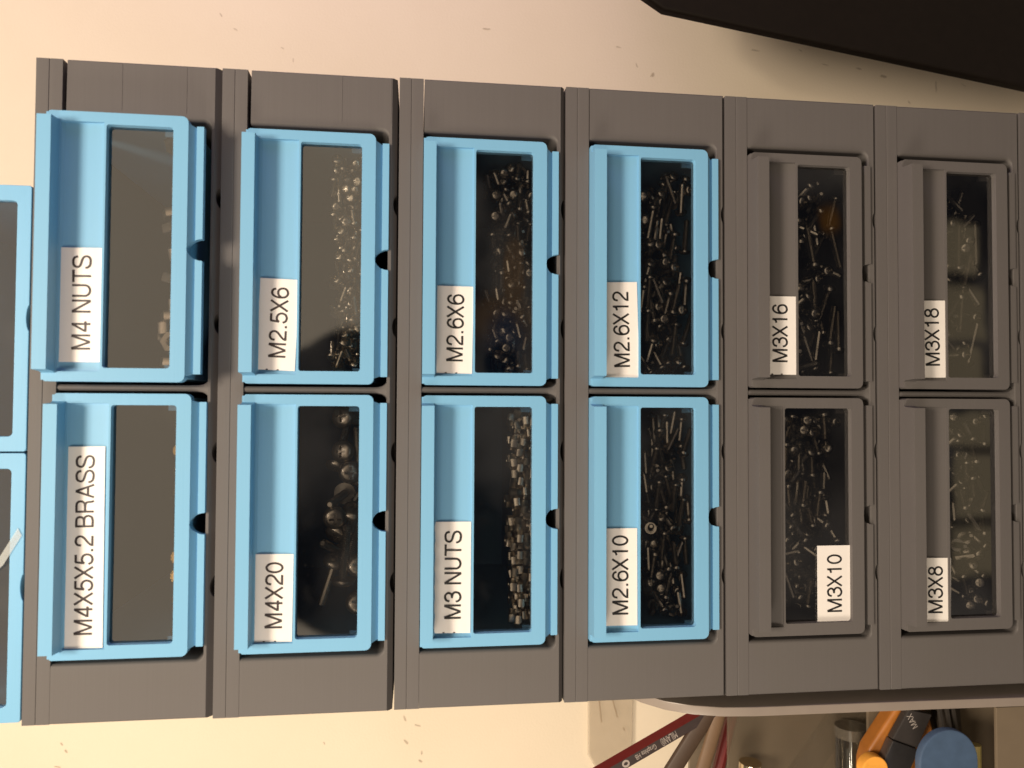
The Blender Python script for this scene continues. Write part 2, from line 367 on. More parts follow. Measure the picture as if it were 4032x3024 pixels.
# ------------------------------------------------------------------ drawer front
def fascia_mesh(win_top):
    base = MB()
    # body plate
    prism_xz(base, rrect(0, 90.6, -45.5, -0.6, (2.2, 2.2, 1.0, 1.0)), -3, 1.2)
    un = []
    h = MB()                                                          # label hood, narrower towards the front
    h.loft([[(2.6, -2.6, z), (3.3, -4.2, z), (3.7, -9.5, z), (86.9, -9.5, z), (87.3, -4.2, z), (88.0, -2.6, z)] for z in (-4.45, 0.0)]); un.append(h)
    h2 = MB(); h2.box(.5, 90.1, -2.9, 1.2, -4.0, 0.0); un.append(h2)
    sl = MB()                                                         # sloped foot and lower lip
    sl.loft([[(2.2, -2.95, -45.3), (88.4, -2.95, -45.3), (88.4, 1.1, -45.3), (2.2, 1.1, -45.3)], [(3.2, -.15, -48.0), (87.4, -.15, -48.0), (87.4, 1.1, -48.0), (3.2, 1.1, -48.0)]]); un.append(sl)
    lp = MB(); lp.box(2.8, 87.8, -1.5, 1.1, -50.2, -47.8); un.append(lp)
    cuts = []
    c = MB(); prism_xz(c, rrect(4.6, 86.6, -40.6, win_top, (1.1, 1.1, .9, .9)), -5, 4); cuts.append(c)
    # label recess: floor leans slightly and curls up to the hood
    c = MB(); zb = win_top+0.75
    hgt = -7.2-zb
    prof = [(-12, zb), (-2.15, zb), (-1.75, zb+hgt*.28), (-1.5, zb+hgt*.62), (-1.45, -7.2), (-1.7, -5.6), (-2.4, -4.75), (-3.4, -4.46), (-12, -4.46)]
    c.loft([[(x, y, z) for y, z in prof] for x in (3.4, 87.2)]); cuts.append(c)
    c = MB(); c.tube((45.3, -8, -50.4), (45.3, 5, -50.4), 1, n=20); c.v = [(45.3+(p[0]-45.3)*3.8, p[1], -50.4+(p[2]+50.4)*5.0) for p in c.v]; cuts.append(c)
    me = booled(base, cuts, un)
    return beveled(me, .32, 2, 30)
FASC = {False: fascia_mesh(-19.1), True: fascia_mesh(-13.4)}
def bin_mesh():
    mb = MB(); x0, x1, y0, y1, z0, z1 = 1.4, 89.2, 1.3, 128, -43.8, -2.0; t = 1.3
    mb.box(x0, x1, y0, y1, z0-1.2, z0)
    mb.box(x0, x0+t, y0, y1, z0+.01, z1); mb.box(x1-t, x1, y0, y1, z0+.01, z1)
    mb.box(x0+t+.01, x1-t-.01, y1-t, y1, z0+.01, z1)
    mb.box(x0+t+.01, x1-t-.01, y0, y0+t, z0+.01, -42.6)                 # low front wall behind the pane
    mb.box(x1-t-3.2, x1-t-.01, y0+.1, y0+1.1, -42.59, -36.6); mb.box(x0+t+.01, x0+t+3.2, y0+.1, y0+1.1, -42.59, -37.6)
    return tomesh(mb, 'bin', [])
BIN = bin_mesh()

def crom(p, n=6):
    out = []; q = [p[0]]+p+[p[-1]]
    for i in range(1, len(q)-2):
        for k in range(n):
            t = k/n; a, b, c, d = q[i-1], q[i], q[i+1], q[i+2]
            out.append(tuple(.5*(2*b[j]+(c[j]-a[j])*t+(2*a[j]-5*b[j]+4*c[j]-d[j])*t*t+(3*b[j]-a[j]-3*c[j]+d[j])*t**3) for j in (0, 1)))
    return out+[p[-1]]
def ell(cx, cy, rx, ry): return [(cx+rx*math.cos(2*math.pi*k/28), cy+ry*math.sin(2*math.pi*k/28)) for k in range(29)]
GL = {
 'M': (1.16, [[(.17,0),(.17,1)], [(.19,1),(.58,.02)], [(.58,.02),(.97,1)], [(.99,1),(.99,0)]]),
 '4': (.77, [[(.54,0),(.54,1)], [(.52,.95),(.09,.28)], [(.05,.27),(.71,.27)]]),
 'N': (.99, [[(.15,0),(.15,1)], [(.17,.99),(.81,.01)], [(.83,0),(.83,1)]]),
 'U': (.96, [[(.14,1)]+[(.47-.33*math.cos(math.radians(a)), .33-.28*math.sin(math.radians(a))) for a in range(0, 181, 12)]+[(.80,1)]]),
 'T': (.83, [[(.03,.945),(.80,.945)], [(.415,0),(.415,.94)]]),
 'S': (.92, [crom([(.80,.71),(.75,.87),(.61,.95),(.44,.96),(.25,.92),(.15,.77),(.19,.63),(.34,.555),(.58,.49),(.75,.41),(.82,.26),(.76,.12),(.61,.045),(.44,.04),(.24,.08),(.12,.20),(.10,.32)])]),
 'X': (.87, [[(.07,0),(.78,1)], [(.07,1),(.78,0)]]),
 '5': (.77, [[(.68,.945),(.20,.945)], [(.22,.97),(.14,.47)], crom([(.14,.48),(.25,.585),(.40,.615),(.58,.56),(.68,.42),(.69,.28),(.61,.12),(.46,.045),(.34,.04),(.18,.10),(.09,.26)])]),
 '2': (.77, [crom([(.10,.67),(.15,.86),(.28,.945),(.42,.955),(.58,.90),(.67,.76),(.65,.62),(.55,.49),(.33,.33),(.17,.18),(.12,.06)]), [(.06,.055),(.70,.055)]]),
 '.': (.385, [[(.19,0),(.19,.125)]]), ' ': (.385, []),
 'B': (.92, [[(.15,0),(.15,1)], crom([(.15,.945),(.48,.945),(.63,.92),(.72,.82),(.72,.68),(.64,.57),(.48,.53)])+[(.15,.53)], [(.48,.53)]+crom([(.50,.53),(.69,.49),(.79,.37),(.79,.22),(.70,.10),(.52,.055)])+[(.15,.055)]]),
 'R': (.99, [[(.15,0),(.15,1)], crom([(.15,.945),(.54,.945),(.70,.91),(.79,.79),(.78,.64),(.68,.52),(.52,.48)])+[(.15,.48)], crom([(.50,.48),(.68,.44),(.75,.32),(.77,.12),(.83,0)])]),
 'A': (.92, [[(.06,0),(.45,1)], [(.45,1),(.85,0)], [(.18,.33),(.72,.33)]]),
 '6': (.77, [crom([(.68,.73),(.61,.89),(.42,.955),(.25,.88),(.14,.70),(.10,.45),(.14,.20),(.26,.07),(.42,.035),(.60,.10),(.70,.24),(.69,.42),(.60,.56),(.42,.61),(.25,.56),(.13,.42)])]),
 '0': (.77, [ell(.39,.5,.29,.455)]),
 '1': (.77, [[(.44,0),(.44,1)], crom([(.17,.735),(.31,.765),(.40,.84),(.44,.97)])]),
 '3': (.77, [crom([(.11,.69),(.18,.87),(.38,.955),(.56,.91),(.66,.77),(.62,.63),(.50,.56),(.32,.54)]), crom([(.32,.54),(.54,.52),(.68,.42),(.71,.28),(.63,.12),(.44,.04),(.26,.06),(.13,.17),(.09,.31)])]),
 '8': (.77, [ell(.385,.755,.235,.20), ell(.385,.29,.29,.25)]),
}
def text_mesh(s, x0, x1, z0, cap, y, rot=0.0, wd=0.132):
    adv = 0; vs = []; fs = []; lay = 0
    for chh in s:
        aw, strokes = GL[chh]
        for st in strokes:
            lay += 1; n = len(st); o = len(vs); closed = abs(st[0][0]-st[-1][0])+abs(st[0][1]-st[-1][1]) < 1e-6
            w_here = wd*(1.12 if chh == '.' else 1)
            for k, p in enumerate(st):
                a = st[k-1] if k else (st[-2] if closed else p); b = st[k+1] if k < n-1 else (st[1] if closed else p)
                d = Vector((b[0]-a[0], b[1]-a[1])).normalized(); nn = Vector((-d.y, d.x))*w_here/2
                if 0 < k < n-1:
                    d1 = Vector((p[0]-st[k-1][0], p[1]-st[k-1][1])).normalized(); c = max(.6, d1.dot(d)); nn = nn/c
                for sg in (1, -1): vs.append((adv+p[0]+nn.x*sg, p[1]+nn.y*sg, lay % 3))
            for k in range(n-1): fs.append((o+2*k, o+2*k+1, o+2*k+3, o+2*k+2))
        adv += aw
    a = min(v[0] for v in vs); b = max(v[0] for v in vs)
    mb = MB(); mb.add([(x0+(v[0]-a)/(b-a)*(x1-x0), y-.004*v[2], z0+v[1]*cap) for v in vs], fs)
    me = bpy.data.meshes.new('lettering'); me.from_pydata([(p[0]*S, p[1]*S, p[2]*S) for p in mb.v], [], mb.f); me.update(); return me
# drawer table: (unit, side, colour, pulled out, text, label x0, x1, z_top, z_bottom (from unit top), text x0, x1, tilt deg, label extras, word)
DR = [
 (0,'R',BLUE,8.5,'M4 NUTS',123.5,161.8,-13.9,-27.4,127.6,159.3,-.3,''),
 (0,'L',BLUE,0,'M4X5X5.2 BRASS',26.3,94.9,-13.2,-26.4,30.8,92.0,-.3,''),
 (1,'R',BLUE,0,'M2.5X6',121.8,154.3,-13.9,-27.4,126.3,151.3,2.1,'t'),
 (1,'L',BLUE,0,'M4X20',26.4,57.0,-13.8,-27.1,31.1,54.2,.4,'t'),
 (2,'R',BLUE,0,'M2.6X6',121.3,153.2,-14.1,-27.3,125.7,150.3,.7,'t'),
 (2,'L',BLUE,0,'M3 NUTS',27.5,67.5,-13.8,-27.1,32.6,64.3,.1,'tw'),
 (3,'R',BLUE,0,'M2.6X12',119.5,156.2,-14.3,-27.3,124.3,152.7,-1.6,'t'),
 (3,'L',BLUE,0,'M2.6X10',28.3,64.2,-14.3,-27.0,32.3,61.6,-.2,''),
 (4,'R',GREY,0,'M3X16',122.1,152.3,-14.2,-27.4,126.9,149.3,.1,'t'),
 (4,'L',GREY,0,'M3X10',26.7,56.2,-36.2,-49.6,30.7,52.8,0,'p'),
 (5,'R',GREY,0,'M3X18',121.5,152.0,-14.9,-28.3,126.2,149.0,-1.0,''),
 (5,'L',GREY,0,'M3X8',24.4,50.8,-14.9,-28.6,29.3,47.6,.6,''),
]
WORDS = {'M4 NUTS':'a few nuts','M4X5X5.2 BRASS':'brass inserts','M2.5X6':'small silver screws','M4X20':'a few long dark screws','M2.6X6':'short black screws','M3 NUTS':'a heap of nuts','M2.6X12':'black screws','M2.6X10':'black screws','M3X16':'black screws','M3X10':'black screws','M3X18':'long black screws','M3X8':'short black screws'}
DR_POS = {}
for (i, side, mt, out_, txt, lx0, lx1, lz1, lz0, tx0, tx1, tilt, ex) in DR:
    x0 = 117.0 if side == 'R' else 22.6
    z0 = UZ[i]-9.0
    loc = (x0, -out_, z0)
    colr_ = 'light blue' if mt is BLUE else 'dark grey'
    extra = ', pulled out furthest' if out_ else (', tape on its window' if 'p' in ex else '')
    t = thing('storage_drawer', loc, '%s drawer marked %s with %s inside%s' % (colr_, txt, WORDS[txt], extra), 'drawer', 'small parts drawers in the tower')
    DR_POS[txt] = (x0, -out_, z0)
    fm = FASC['p' in ex].copy(); part('front_panel', fm, t, mat=mt)
    bm_ = BIN.copy(); part('bin', bm_, t, mat=mt)
    # pane: thin sheet held behind the frame, slightly bowed
    wt = -13.4 if 'p' in ex else -19.1
    mb = MB(); N = 14; front = []
    bow = {'M4X5X5.2 BRASS': .7, 'M4 NUTS': .6, 'M2.5X6': .5, 'M3 NUTS': .5, 'M2.6X6': .45, 'M2.6X12': .3}.get(txt, .2)
    xs = [3.6+(83.6)*k/N for k in range(N+1)]
    vs = []
    for x in xs:
        k = 1-((x-45.4)/41.8)**2; yb = -.55-bow*k*.0
        vs += [(x, yb, -41.6), (x, yb-bow*.35*k, (wt-41.6)/2), (x, yb, wt+.25-bow*k)]
    fs = [(3*k+j, 3*k+3+j, 3*k+4+j, 3*k+1+j) for k in range(N) for j in (0, 1)]
    mb.add(vs, fs); pn = build(mb, 'window_pane', PANE, t)
    # tape label with lettering
    ly = -2.3 if 'p' not in ex else -1.25
    a, b = lx0-x0, lx1-x0; zt, zb = lz1+9.0, lz0+9.0
    lab = MB(); nx, nz = 24, 8; rnd = random.Random(hash(txt) % 1000 if False else len(txt)*7+i)
    cx = (a+b)/2; cz = (zt+zb)/2
    def surf(x, z):
        if 'p' in ex: return ly
        tt = (z-zb)/(zt-zb)
        y = -2.42 + 0.62*tt - .55*max(0, tt-.55)
        if 'w' in ex: y += .13*math.sin(x*.9+z*.4)*tt + .06*math.sin(x*1.7+1.3*z)*tt
        return y
    vs = []
    for ix in range(nx+1):
        for iz in range(nz+1):
            x = a+(b-a)*ix/nx; z = zb+(zt-zb)*iz/nz
            vs.append((x-cx, surf(x, z), z-cz))
    top = len(vs); vs += [(p[0], p[1]+.12, p[2]) for p in vs]
    fs = []
    for ix in range(nx):
        for iz in range(nz):
            q = ix*(nz+1)+iz; fs.append((q, q+nz+1, q+nz+2, q+1)); fs.append((q+top, q+top+1, q+top+nz+2, q+top+nz+1))
    edge = [ix*(nz+1) for ix in range(nx+1)] + [nx*(nz+1)+iz for iz in range(1, nz+1)] + [ix*(nz+1)+nz for ix in range(nx-1, -1, -1)] + [iz for iz in range(nz-1, 0, -1)]
    for k in range(len(edge)):
        p, q = edge[k], edge[(k+1) % len(edge)]; fs.append((p, p+top, q+top, q))
    lab.add(vs, fs)
    lo = build(lab, 'tape_label', PAPER, t); lo.location = Vector((cx, 0, cz))*S; lo.rotation_euler = (0, math.radians(tilt), 0)
    base = zb + 3.45
    tm = text_mesh(txt, tx0-x0-cx, tx1-x0-cx, base-cz, 6.0, 0)
    # lay the letters on the paper's surface
    for v in tm.vertices:
        yy = surf(v.co.x/S+cx, v.co.z/S+cz)
        v.co.y = v.co.y + (yy-(.13 if 'w' in ex else .06))*S
    part('lettering', tm, lo, mat=(INKB if i < 2 else INK))
    if 't' in ex:
        for q, zz in enumerate((-1.2, 2.6)):
            tk = MB(); tk.box(a-cx, a-cx+.35, -.06, .0, zz, zz+.7); tk.v = [(p[0], p[1]+surf(a, zz+cz)-.03, p[2]) for p in tk.v]
            build(tk, 'print_tick', INK, lo, sm=False)

# ------------------------------------------------------------------ blue twin on top of the tower
for k, (xa, xb) in enumerate(((1.2, 92.6), (93.1, 185.0))):
    t = thing('storage_drawer', (xa, 0.2, 0.1), ('left' if k == 0 else 'right') + ' light blue drawer on top of the tower' + (', tape strip on its corner' if k == 0 else ''), 'drawer', 'blue drawers on top of the tower')
    base = MB(); w_x = xb-xa; prism_xz(base, rrect(0, w_x, 0.2, 58, (1.0, 1.0, 1, 1)), 0, 4)
    c = MB(); prism_xz(c, rrect(5.2, w_x-5.4, 4.8, 40, 1.5), -3, 9)
    c2 = MB(); c2.tube((w_x/2, -3, -0.4), (w_x/2, 8, -0.4), 1, n=20); c2.v = [(w_x/2+(p[0]-w_x/2)*5.0, p[1], -.4+(p[2]+.4)*1.5) for p in c2.v]
    part('front_panel', beveled(booled(base, [c, c2]), .3, 2, 30), t, mat=BLUE)
    b = MB(); b.box(1, w_x-1, 4.01, 110, .4, 1.4); b.box(1, 2, 4.01, 110, 1.41, 56); b.box(w_x-2, w_x-1, 4.01, 110, 1.41, 56); b.box(2.01, w_x-2.01, 109, 110, 1.41, 56); b.box(1, w_x-1, 4.01, 110, 56.01, 57)
    build(b, 'bin', BLUE, t)
    p = MB(); p.add([(4, 2.0, 3.6), (w_x-4, 2.0, 3.6), (w_x-4, 2.0, 41), (4, 2.0, 41)], [(0, 1, 2, 3)]); build(p, 'window_pane', PANE, t)
    if k == 0:
        tp = MB(); pts = [(57.7, 7.5), (67.1, 2.1), (64.5, .8), (54.5, 6.6), (46, 16.5), (49, 18.5)]
        prism_xz(tp, [(x-xa, z) for x, z in pts], -.42, -.30); build(tp, 'tape_strip', CLEARTAPE, t, sm=False)

# ------------------------------------------------------------------ screws, nuts, inserts
def cross_cut(size, depth, z):
    a = MB(); a.box(-size, size, -size*.2, size*.2, z-depth, z+1); b = MB(); b.box(-size*.2, size*.2, -size, size, z-depth, z+1); return [a, b]
def head_mesh(R, h, flat=False):
    mb = MB(); prof = [(R*.55, 0), (R, 0.0001), (R, h*.28), (R*.97, h*.5), (R*.82, h*.8), (R*.55, h*.96), (R*.2, h)]
    mb.loft([[(r*math.cos(2*math.pi*k/20), r*math.sin(2*math.pi*k/20), z) for k in range(20)] for r, z in prof])
    me = booled(mb, cross_cut(R*.52, h*.62, h)); smooth(me, 38); return me
def shank_mesh(r, L, pitch):
    mb = MB(); rg = []; z = -.01; n = 10
    while -z < L-.5:
        rg.append([(r*.84*math.cos(2*math.pi*k/n), r*.84*math.sin(2*math.pi*k/n), z) for k in range(n)])
        rg.append([(r*math.cos(2*math.pi*k/n), r*math.sin(2*math.pi*k/n), z-pitch/2) for k in range(n)])
        z -= pitch
    rg.append([(r*.55*math.cos(2*math.pi*k/n), r*.55*math.sin(2*math.pi*k/n), -L) for k in range(n)])
    mb.loft(rg); return tomesh(mb, 'shank', [])
def nut_mesh(af, h, bore, n_in=18):
    mb = MB(); R = af/2/math.cos(math.pi/6); k = 6
    hexr = lambda r, z: [(r*math.cos(math.pi/3*a), r*math.sin(math.pi/3*a), z) for a in range(6)]
    mb.loft([hexr(R*.93, -h/2), hexr(R, -h/2+h*.14), hexr(R, h/2-h*.14), hexr(R*.93, h/2)])
    c = MB(); rg = []; z = -h/2-.3; i = 0
    while z < h/2+.3:
        rr = bore/2*(1.0 if i % 2 else .9); rg.append([(rr*math.cos(2*math.pi*a/16), rr*math.sin(2*math.pi*a/16), z) for a in range(16)]); z += .3; i += 1
    c.loft(rg); me = booled(mb, [c]); smooth(me, 30); return me
def insert_mesh():
    mb = MB(); n = 28; rg = []
    for z, r in ((-2.6, 2.3), (-2.3, 2.6), (-2.29, 2.9), (-.5, 2.9), (-.49, 2.35), (.4, 2.35), (.41, 2.9), (2.3, 2.9), (2.6, 2.6)):
        rg.append([((r-(.28 if (a % 2 and r > 2.7) else 0))*math.cos(2*math.pi*a/n), (r-(.28 if (a % 2 and r > 2.7) else 0))*math.sin(2*math.pi*a/n), z) for a in range(n)])
    mb.loft(rg); c = MB(); c.tube((0, 0, -4), (0, 0, 4), 1.7, n=16); me = booled(mb, [c]); smooth(me, 25); return me

POOL = []
def heap(key, kind, n, mat, dims, floor, ymax, label, seed, lift=0, ymin=2.9, slope=0.0, facing=.16, maxtop=99, xr=(3.4, 86.8)):
    """drop n pieces one after another on the bin floor; each rests on the spheres that stand for those below"""
    floor = max(floor, -43.7)
    x0, y0, z0 = DR_POS[key]; rnd = random.Random(seed); heapS = []
    if kind == 'screw':
        R, hh, r, L, pitch = dims; hm = head_mesh(R, hh); hm.materials.clear(); hm.materials.append(mat)
        sm_ = shank_mesh(r, L, pitch); sm_.materials.append(mat); smooth(sm_, 20)
        sph = [(R*.85, hh*.25)] + [(r, -L*q/4.0) for q in range(1, 5)] + [(r, -L*.12)]
    elif kind == 'nut':
        af, h, bore = dims; nm = nut_mesh(af, h, bore); nm.materials.clear(); nm.materials.append(mat); sph = None
    else:
        nm = insert_mesh(); nm.materials.clear(); nm.materials.append(mat); sph = None
    objs = []
    for i in range(n):
        best = None
        for tr in range(7):
            az = rnd.uniform(0, 2*math.pi); tl = rnd.uniform(-.32, .32)
            if kind == 'screw':
                if rnd.random() < facing: d = Vector((rnd.uniform(-.6, .6), -1, rnd.uniform(-.25, .6))).normalized()
                else: d = Vector((math.cos(az)*math.cos(tl), math.sin(az)*.7, math.sin(tl)+.05)).normalized()
                q = d.to_track_quat('Z', 'Y'); ss = [(d*o_, rr) for rr, o_ in sph]
            else:
                rr = dims[0]/2*.62 if kind == 'nut' else 2.2
                if kind == 'nut':
                    e = Euler((math.radians(90)+rnd.uniform(-.25, .25), rnd.choice((0, math.pi/6)) , rnd.choice((math.pi/2, math.pi/2, 0, rnd.uniform(0, 3)) if dims[0] < 6 else (0, math.pi/2, rnd.uniform(0, 3)))+rnd.uniform(-.2, .2))) if rnd.random() < (.12 if dims[0] < 6 else .8) else Euler((rnd.uniform(-.16, .16), rnd.uniform(-.16, .16), az))
                    q = e.to_quaternion(); ax = q @ Vector((0, 0, 1)); hr = dims[0]/2*.62
                    pl = [q @ Vector((math.cos(a_), math.sin(a_), 0))*(dims[0]/2-dims[1]/2) for a_ in [k*math.pi/3 for k in range(6)]]
                    ss = [(p_, dims[1]/2) for p_ in pl]
                else:
                    d = Vector((math.cos(az), math.sin(az), 0)) if rnd.random() < .6 else Vector((0, 0, 1)); q = d.to_track_quat('Z', 'Y')
                    ss = [(d*1.4, 2.3), (d*-1.4, 2.3), (d*0, 2.6)]
            xl = xr[0]+max(rr_-s_.x for s_, rr_ in ss); xh = xr[1]-max(rr_+s_.x for s_, rr_ in ss)
            yl = ymin+max(rr_-s_.y for s_, rr_ in ss); yh = ymax-max(rr_+s_.y for s_, rr_ in ss)
            if xh <= xl or yh <= yl: continue
            X = rnd.uniform(xl, xh); Y = yl+(yh-yl)*(rnd.random()**1.25)
            z = max(floor+slope*max(0, Y+s_.y-ymin)+rr_-s_.z for s_, rr_ in ss)
            for s_, rr_ in ss:
                px, py = X+s_.x, Y+s_.y
                for hx, hy, hz, hr_ in heapS:
                    dd = (px-hx)**2+(py-hy)**2; sm2 = (rr_+hr_)**2
                    if dd < sm2:
                        zz = hz+math.sqrt(sm2-dd)-s_.z
                        if zz > z: z = zz
            if best is None or z < best[0]: best = (z, X, Y, q, ss)
        if best is None or best[0] > maxtop: continue
        z, X, Y, q, ss = best
        for s_, rr_ in ss: heapS.append((X+s_.x, Y+s_.y, z+s_.z, rr_*.94))
        loc = Vector((x0+X, y0+Y, z0+z))*S
        if kind == 'screw':
            vis = sum(rr_ for s_, rr_ in ss)*((.3+sph[-2][0]*0+sph[4][0]*0)+L/12+R/3)
            score = vis/(280+.6*abs(z0+z+132))*math.exp(-Y/16)*math.exp((z-floor)/7)
            POOL.append((score, loc, q.copy(), hm, sm_, label, 'screws in the %s drawer' % key)); continue
        else:
            o = link(bpy.data.objects.new('hex_nut' if kind == 'nut' else 'threaded_insert', nm))
        o.location = loc; o.rotation_mode = 'QUATERNION'; o.rotation_quaternion = q
        tag(o, label, {'screw': 'screw', 'nut': 'nut'}.get(kind, 'insert'), {'screw': 'screws', 'nut': 'nuts'}.get(kind, 'inserts')+' in the %s drawer' % key)
FL = -49.5
heap('M4 NUTS', 'nut', 15, DIMNUT, (7.0, 3.2, 3.9), -43.0, 20, 'steel nut lying behind the window of the M4 NUTS drawer', 3, slope=.25)
heap('M4X5X5.2 BRASS', 'insert', 10, BRASS, None, -44.6, 14, 'knurled brass insert in the bin of the BRASS drawer', 14, slope=.25, facing=0, maxtop=-39.5)
heap('M2.5X6', 'screw', 105, NICKEL, (2.2, 1.6, .85, 6, .5), -43.2, 24, 'tiny silver cross-head screw in the M2.5X6 drawer', 21, slope=.28, facing=.3)
heap('M4X20', 'screw', 26, DARKZINC, (4.3, 2.6, 1.6, 20, .75), -44.5, 29, 'long dark cross-head screw in the M4X20 drawer', 8, slope=.02, facing=.45, maxtop=-31)
heap('M2.6X6', 'screw', 120, BLACKSCREW, (2.3, 1.6, 1.15, 6, .5), -43.6, 27, 'tiny black screw in the M2.6X6 drawer', 31, slope=.25, facing=.25)
heap('M3 NUTS', 'nut', 125, STEELNUT, (4.9, 2.5, 2.7), -43.7, 23, 'shiny steel nut heaped in the M3 NUTS drawer', 4, slope=.12)
heap('M2.6X12', 'screw', 88, BLACKSCREW, (2.3, 1.6, 1.15, 12, .5), -46.5, 34, 'black screw in the M2.6X12 drawer', 12, slope=.18)
heap('M2.6X10', 'screw', 88, BLACKSCREW, (2.3, 1.6, 1.15, 10, .5), -46.5, 34, 'black screw in the M2.6X10 drawer', 16, slope=.18)
heap('M3X16', 'screw', 66, BLACKSCREW, (2.6, 1.9, 1.3, 16, .5), -48, 42, 'long black screw in the M3X16 drawer', 17, slope=.12)
heap('M3X10', 'screw', 140, BLACKSCREW, (2.6, 1.9, 1.3, 10, .5), -46, 36, 'black screw heaped in the M3X10 drawer', 18, slope=.2, facing=.3)
heap('M3X18', 'screw', 62, BLACKSCREW, (2.6, 1.9, 1.3, 18, .5), -48, 48, 'long black screw in the M3X18 drawer', 19, slope=.05)
heap('M3X8', 'screw', 110, BLACKSCREW, (2.6, 1.9, 1.3, 8, .5), -47.5, 48, 'short black screw in the M3X8 drawer', 20, slope=.05)

POOL.sort(key=lambda t: -t[0])
for sc_, loc, q, hm, sm_, label, grp in POOL[:296]:
    o = bpy.data.objects.new('screw', None); o.empty_display_size = .002; link(o)
    link(bpy.data.objects.new('head', hm), o); link(bpy.data.objects.new('shank', sm_), o)
    o.location = loc; o.rotation_mode = 'QUATERNION'; o.rotation_quaternion = q
    tag(o, label, 'screw', grp)
bm = bmesh.new()
mats_used = []
for sc_, loc, q, hm, sm_, label, grp in POOL[296:]:
    M = Matrix.Translation(loc) @ q.to_matrix().to_4x4()
    mt = hm.materials[0]
    if mt not in mats_used: mats_used.append(mt)
    for me in (hm, sm_):
        nb = len(bm.faces); nv = len(bm.verts); bm.from_mesh(me)
        bm.verts.ensure_lookup_table(); bm.faces.ensure_lookup_table()
        for v in bm.verts[nv:]: v.co = M @ v.co
        for f in bm.faces[nb:]: f.material_index = mats_used.index(mt)
me = bpy.data.meshes.new('screws'); bm.to_mesh(me); bm.free()
for mt in mats_used: me.materials.append(mt)
o = link(bpy.data.objects.new('screws', me)); tag(o, 'further screws lying deeper in the heaps behind the drawer windows', 'screws', None, 'stuff')

# ------------------------------------------------------------------ desk organiser with its tools, left of the tower
t = thing('desk_organiser', (-8, 0, -380), 'smoky translucent desk organiser beside the foot of the tower', 'desk organiser')
OZ = -380
sp_ = MB()
prof = [(-3, -400), (-1.2, -330), (0, -262), (1.2, -249), (4.5, -238), (10, -229), (18, -222), (28, -217), (42, -214.5), (75, -213), (75, -400)]
mb = MB(); mb.loft([[(x, y, z-OZ) for y, z in prof] for x in (-.4, 3.2)])
build(mb, 'side_panel', FROST, t, bev=.5)
for y, z, mt in ((38, -266.5, FROSTTHIN), (20, -319.8, FROST2), (-2, -360.3, FROST2)):   # stepped compartment walls
    mb = MB(); mb.box(-80, -.45, y, y+1.6, -400-OZ, z-OZ); build(mb, 'compartment_wall', mt, t, bev=.35)
mb = MB(); mb.box(-80, -.45, 72.2, 74.5, -400-OZ, -262-OZ); build(mb, 'back_panel', FROST2, t)
mb = MB(); mb.box(-80, -.45, -3.5, 75, -402-OZ, -400.05-OZ); build(mb, 'base_plate', FROST, t)

def stick(name, a, b, r, n, mats, label, cat, rot=0, flat=1.0, sharpen=False):
    mb = MB(); A = Vector(a); B = Vector(b)
    mb.tube((0, 0, 0), (0, 0, (B-A).length), r, n=n, axis_rot=rot)
    mb.v = [(p[0], p[1]*flat, p[2]) for p in mb.v]
    if isinstance(mats, list):
        for k in range(n): mb.mi[k] = k % 2
    me = tomesh(mb, name, mats); me = me if flat == 1 else beveled(me, .4)
    o = link(bpy.data.objects.new(name, me)); o.location = A*S
    d = (B-A).normalized(); yv = Vector((0, 1, 0)); xv = yv.cross(d).normalized(); yv = d.cross(xv)
    o.rotation_euler = Matrix((xv, yv, d)).transposed().to_euler()
    return tag(o, label, cat)
RED = simple('red_lacquer', (0.13, 0.015, 0.014), 0.35); PBLK = simple('black_lacquer', (0.045, 0.032, 0.030), 0.35)
BROWN = simple('brown_wood', (0.060, 0.036, 0.022), 0.55); TAN = simple('tan_wood', (0.15, 0.090, 0.048), 0.6)
# pencil: hexagon, black front face between red ones
pa = Vector((-12.3, 46, -284.3)); pb = Vector((-65.2, 46, -179.9))
pa2 = pa
pc = stick('pencil', pa, pb, 3.9, 6, [RED, PBLK], 'black and red six-sided pencil with silver lettering, leaning out of the organiser', 'pencil', rot=0)
# faces of the hexagon: the one towards the camera is black
me = pc.data
d = (pb-pa).normalized()
for p in me.polygons:
    nrm = pc.rotation_euler.to_matrix() @ p.normal
    p.material_index = 1 if nrm.y < -.8 else 0
pl = (pb-pa).length
q_rot = pc.rotation_euler.copy()
def ptext(s, size, at, length):
    cu = bpy.data.curves.new('t', 'FONT'); cu.body = s; cu.size = size*S; cu.extrude = .00001
    o = link(bpy.data.objects.new('work', cu)); me = evald(o); bpy.data.objects.remove(o, do_unlink=True)
    xs = [v.co.x for v in me.vertices]; ym = max(v.co.y for v in me.vertices)
    # reads from the upper end down the shaft; letters' feet towards the tower
    for v in me.vertices:
        x, y = (v.co.x-min(xs))/(max(xs)-min(xs))*length*S, v.co.y-ym/2
        v.co = Vector((-y, -3.9*math.cos(math.radians(30))*S-.00003-v.co.z*.5, at*S - 0 + x))
    return me
INKS = simple('silver_foil', (0.42, 0.36, 0.32), 0.4, 0.2)
part('lettering', ptext('MILAN®', 4.6, 43.7, 7.8), pc, mat=INKS)
part('lettering', ptext('Graphite HB', 3.2, 54, 10.2), pc, mat=INKS)
mb = MB(); n = 24
ro, ri = 1.7, .95
cz = 69
vs = [(math.cos(2*math.pi*k/n)*ro*.95, -3.42, cz+math.sin(2*math.pi*k/n)*ro) for k in range(n)] + [(math.cos(2*math.pi*k/n)*ri*.7, -3.42, cz+math.sin(2*math.pi*k/n)*ri) for k in range(n)]
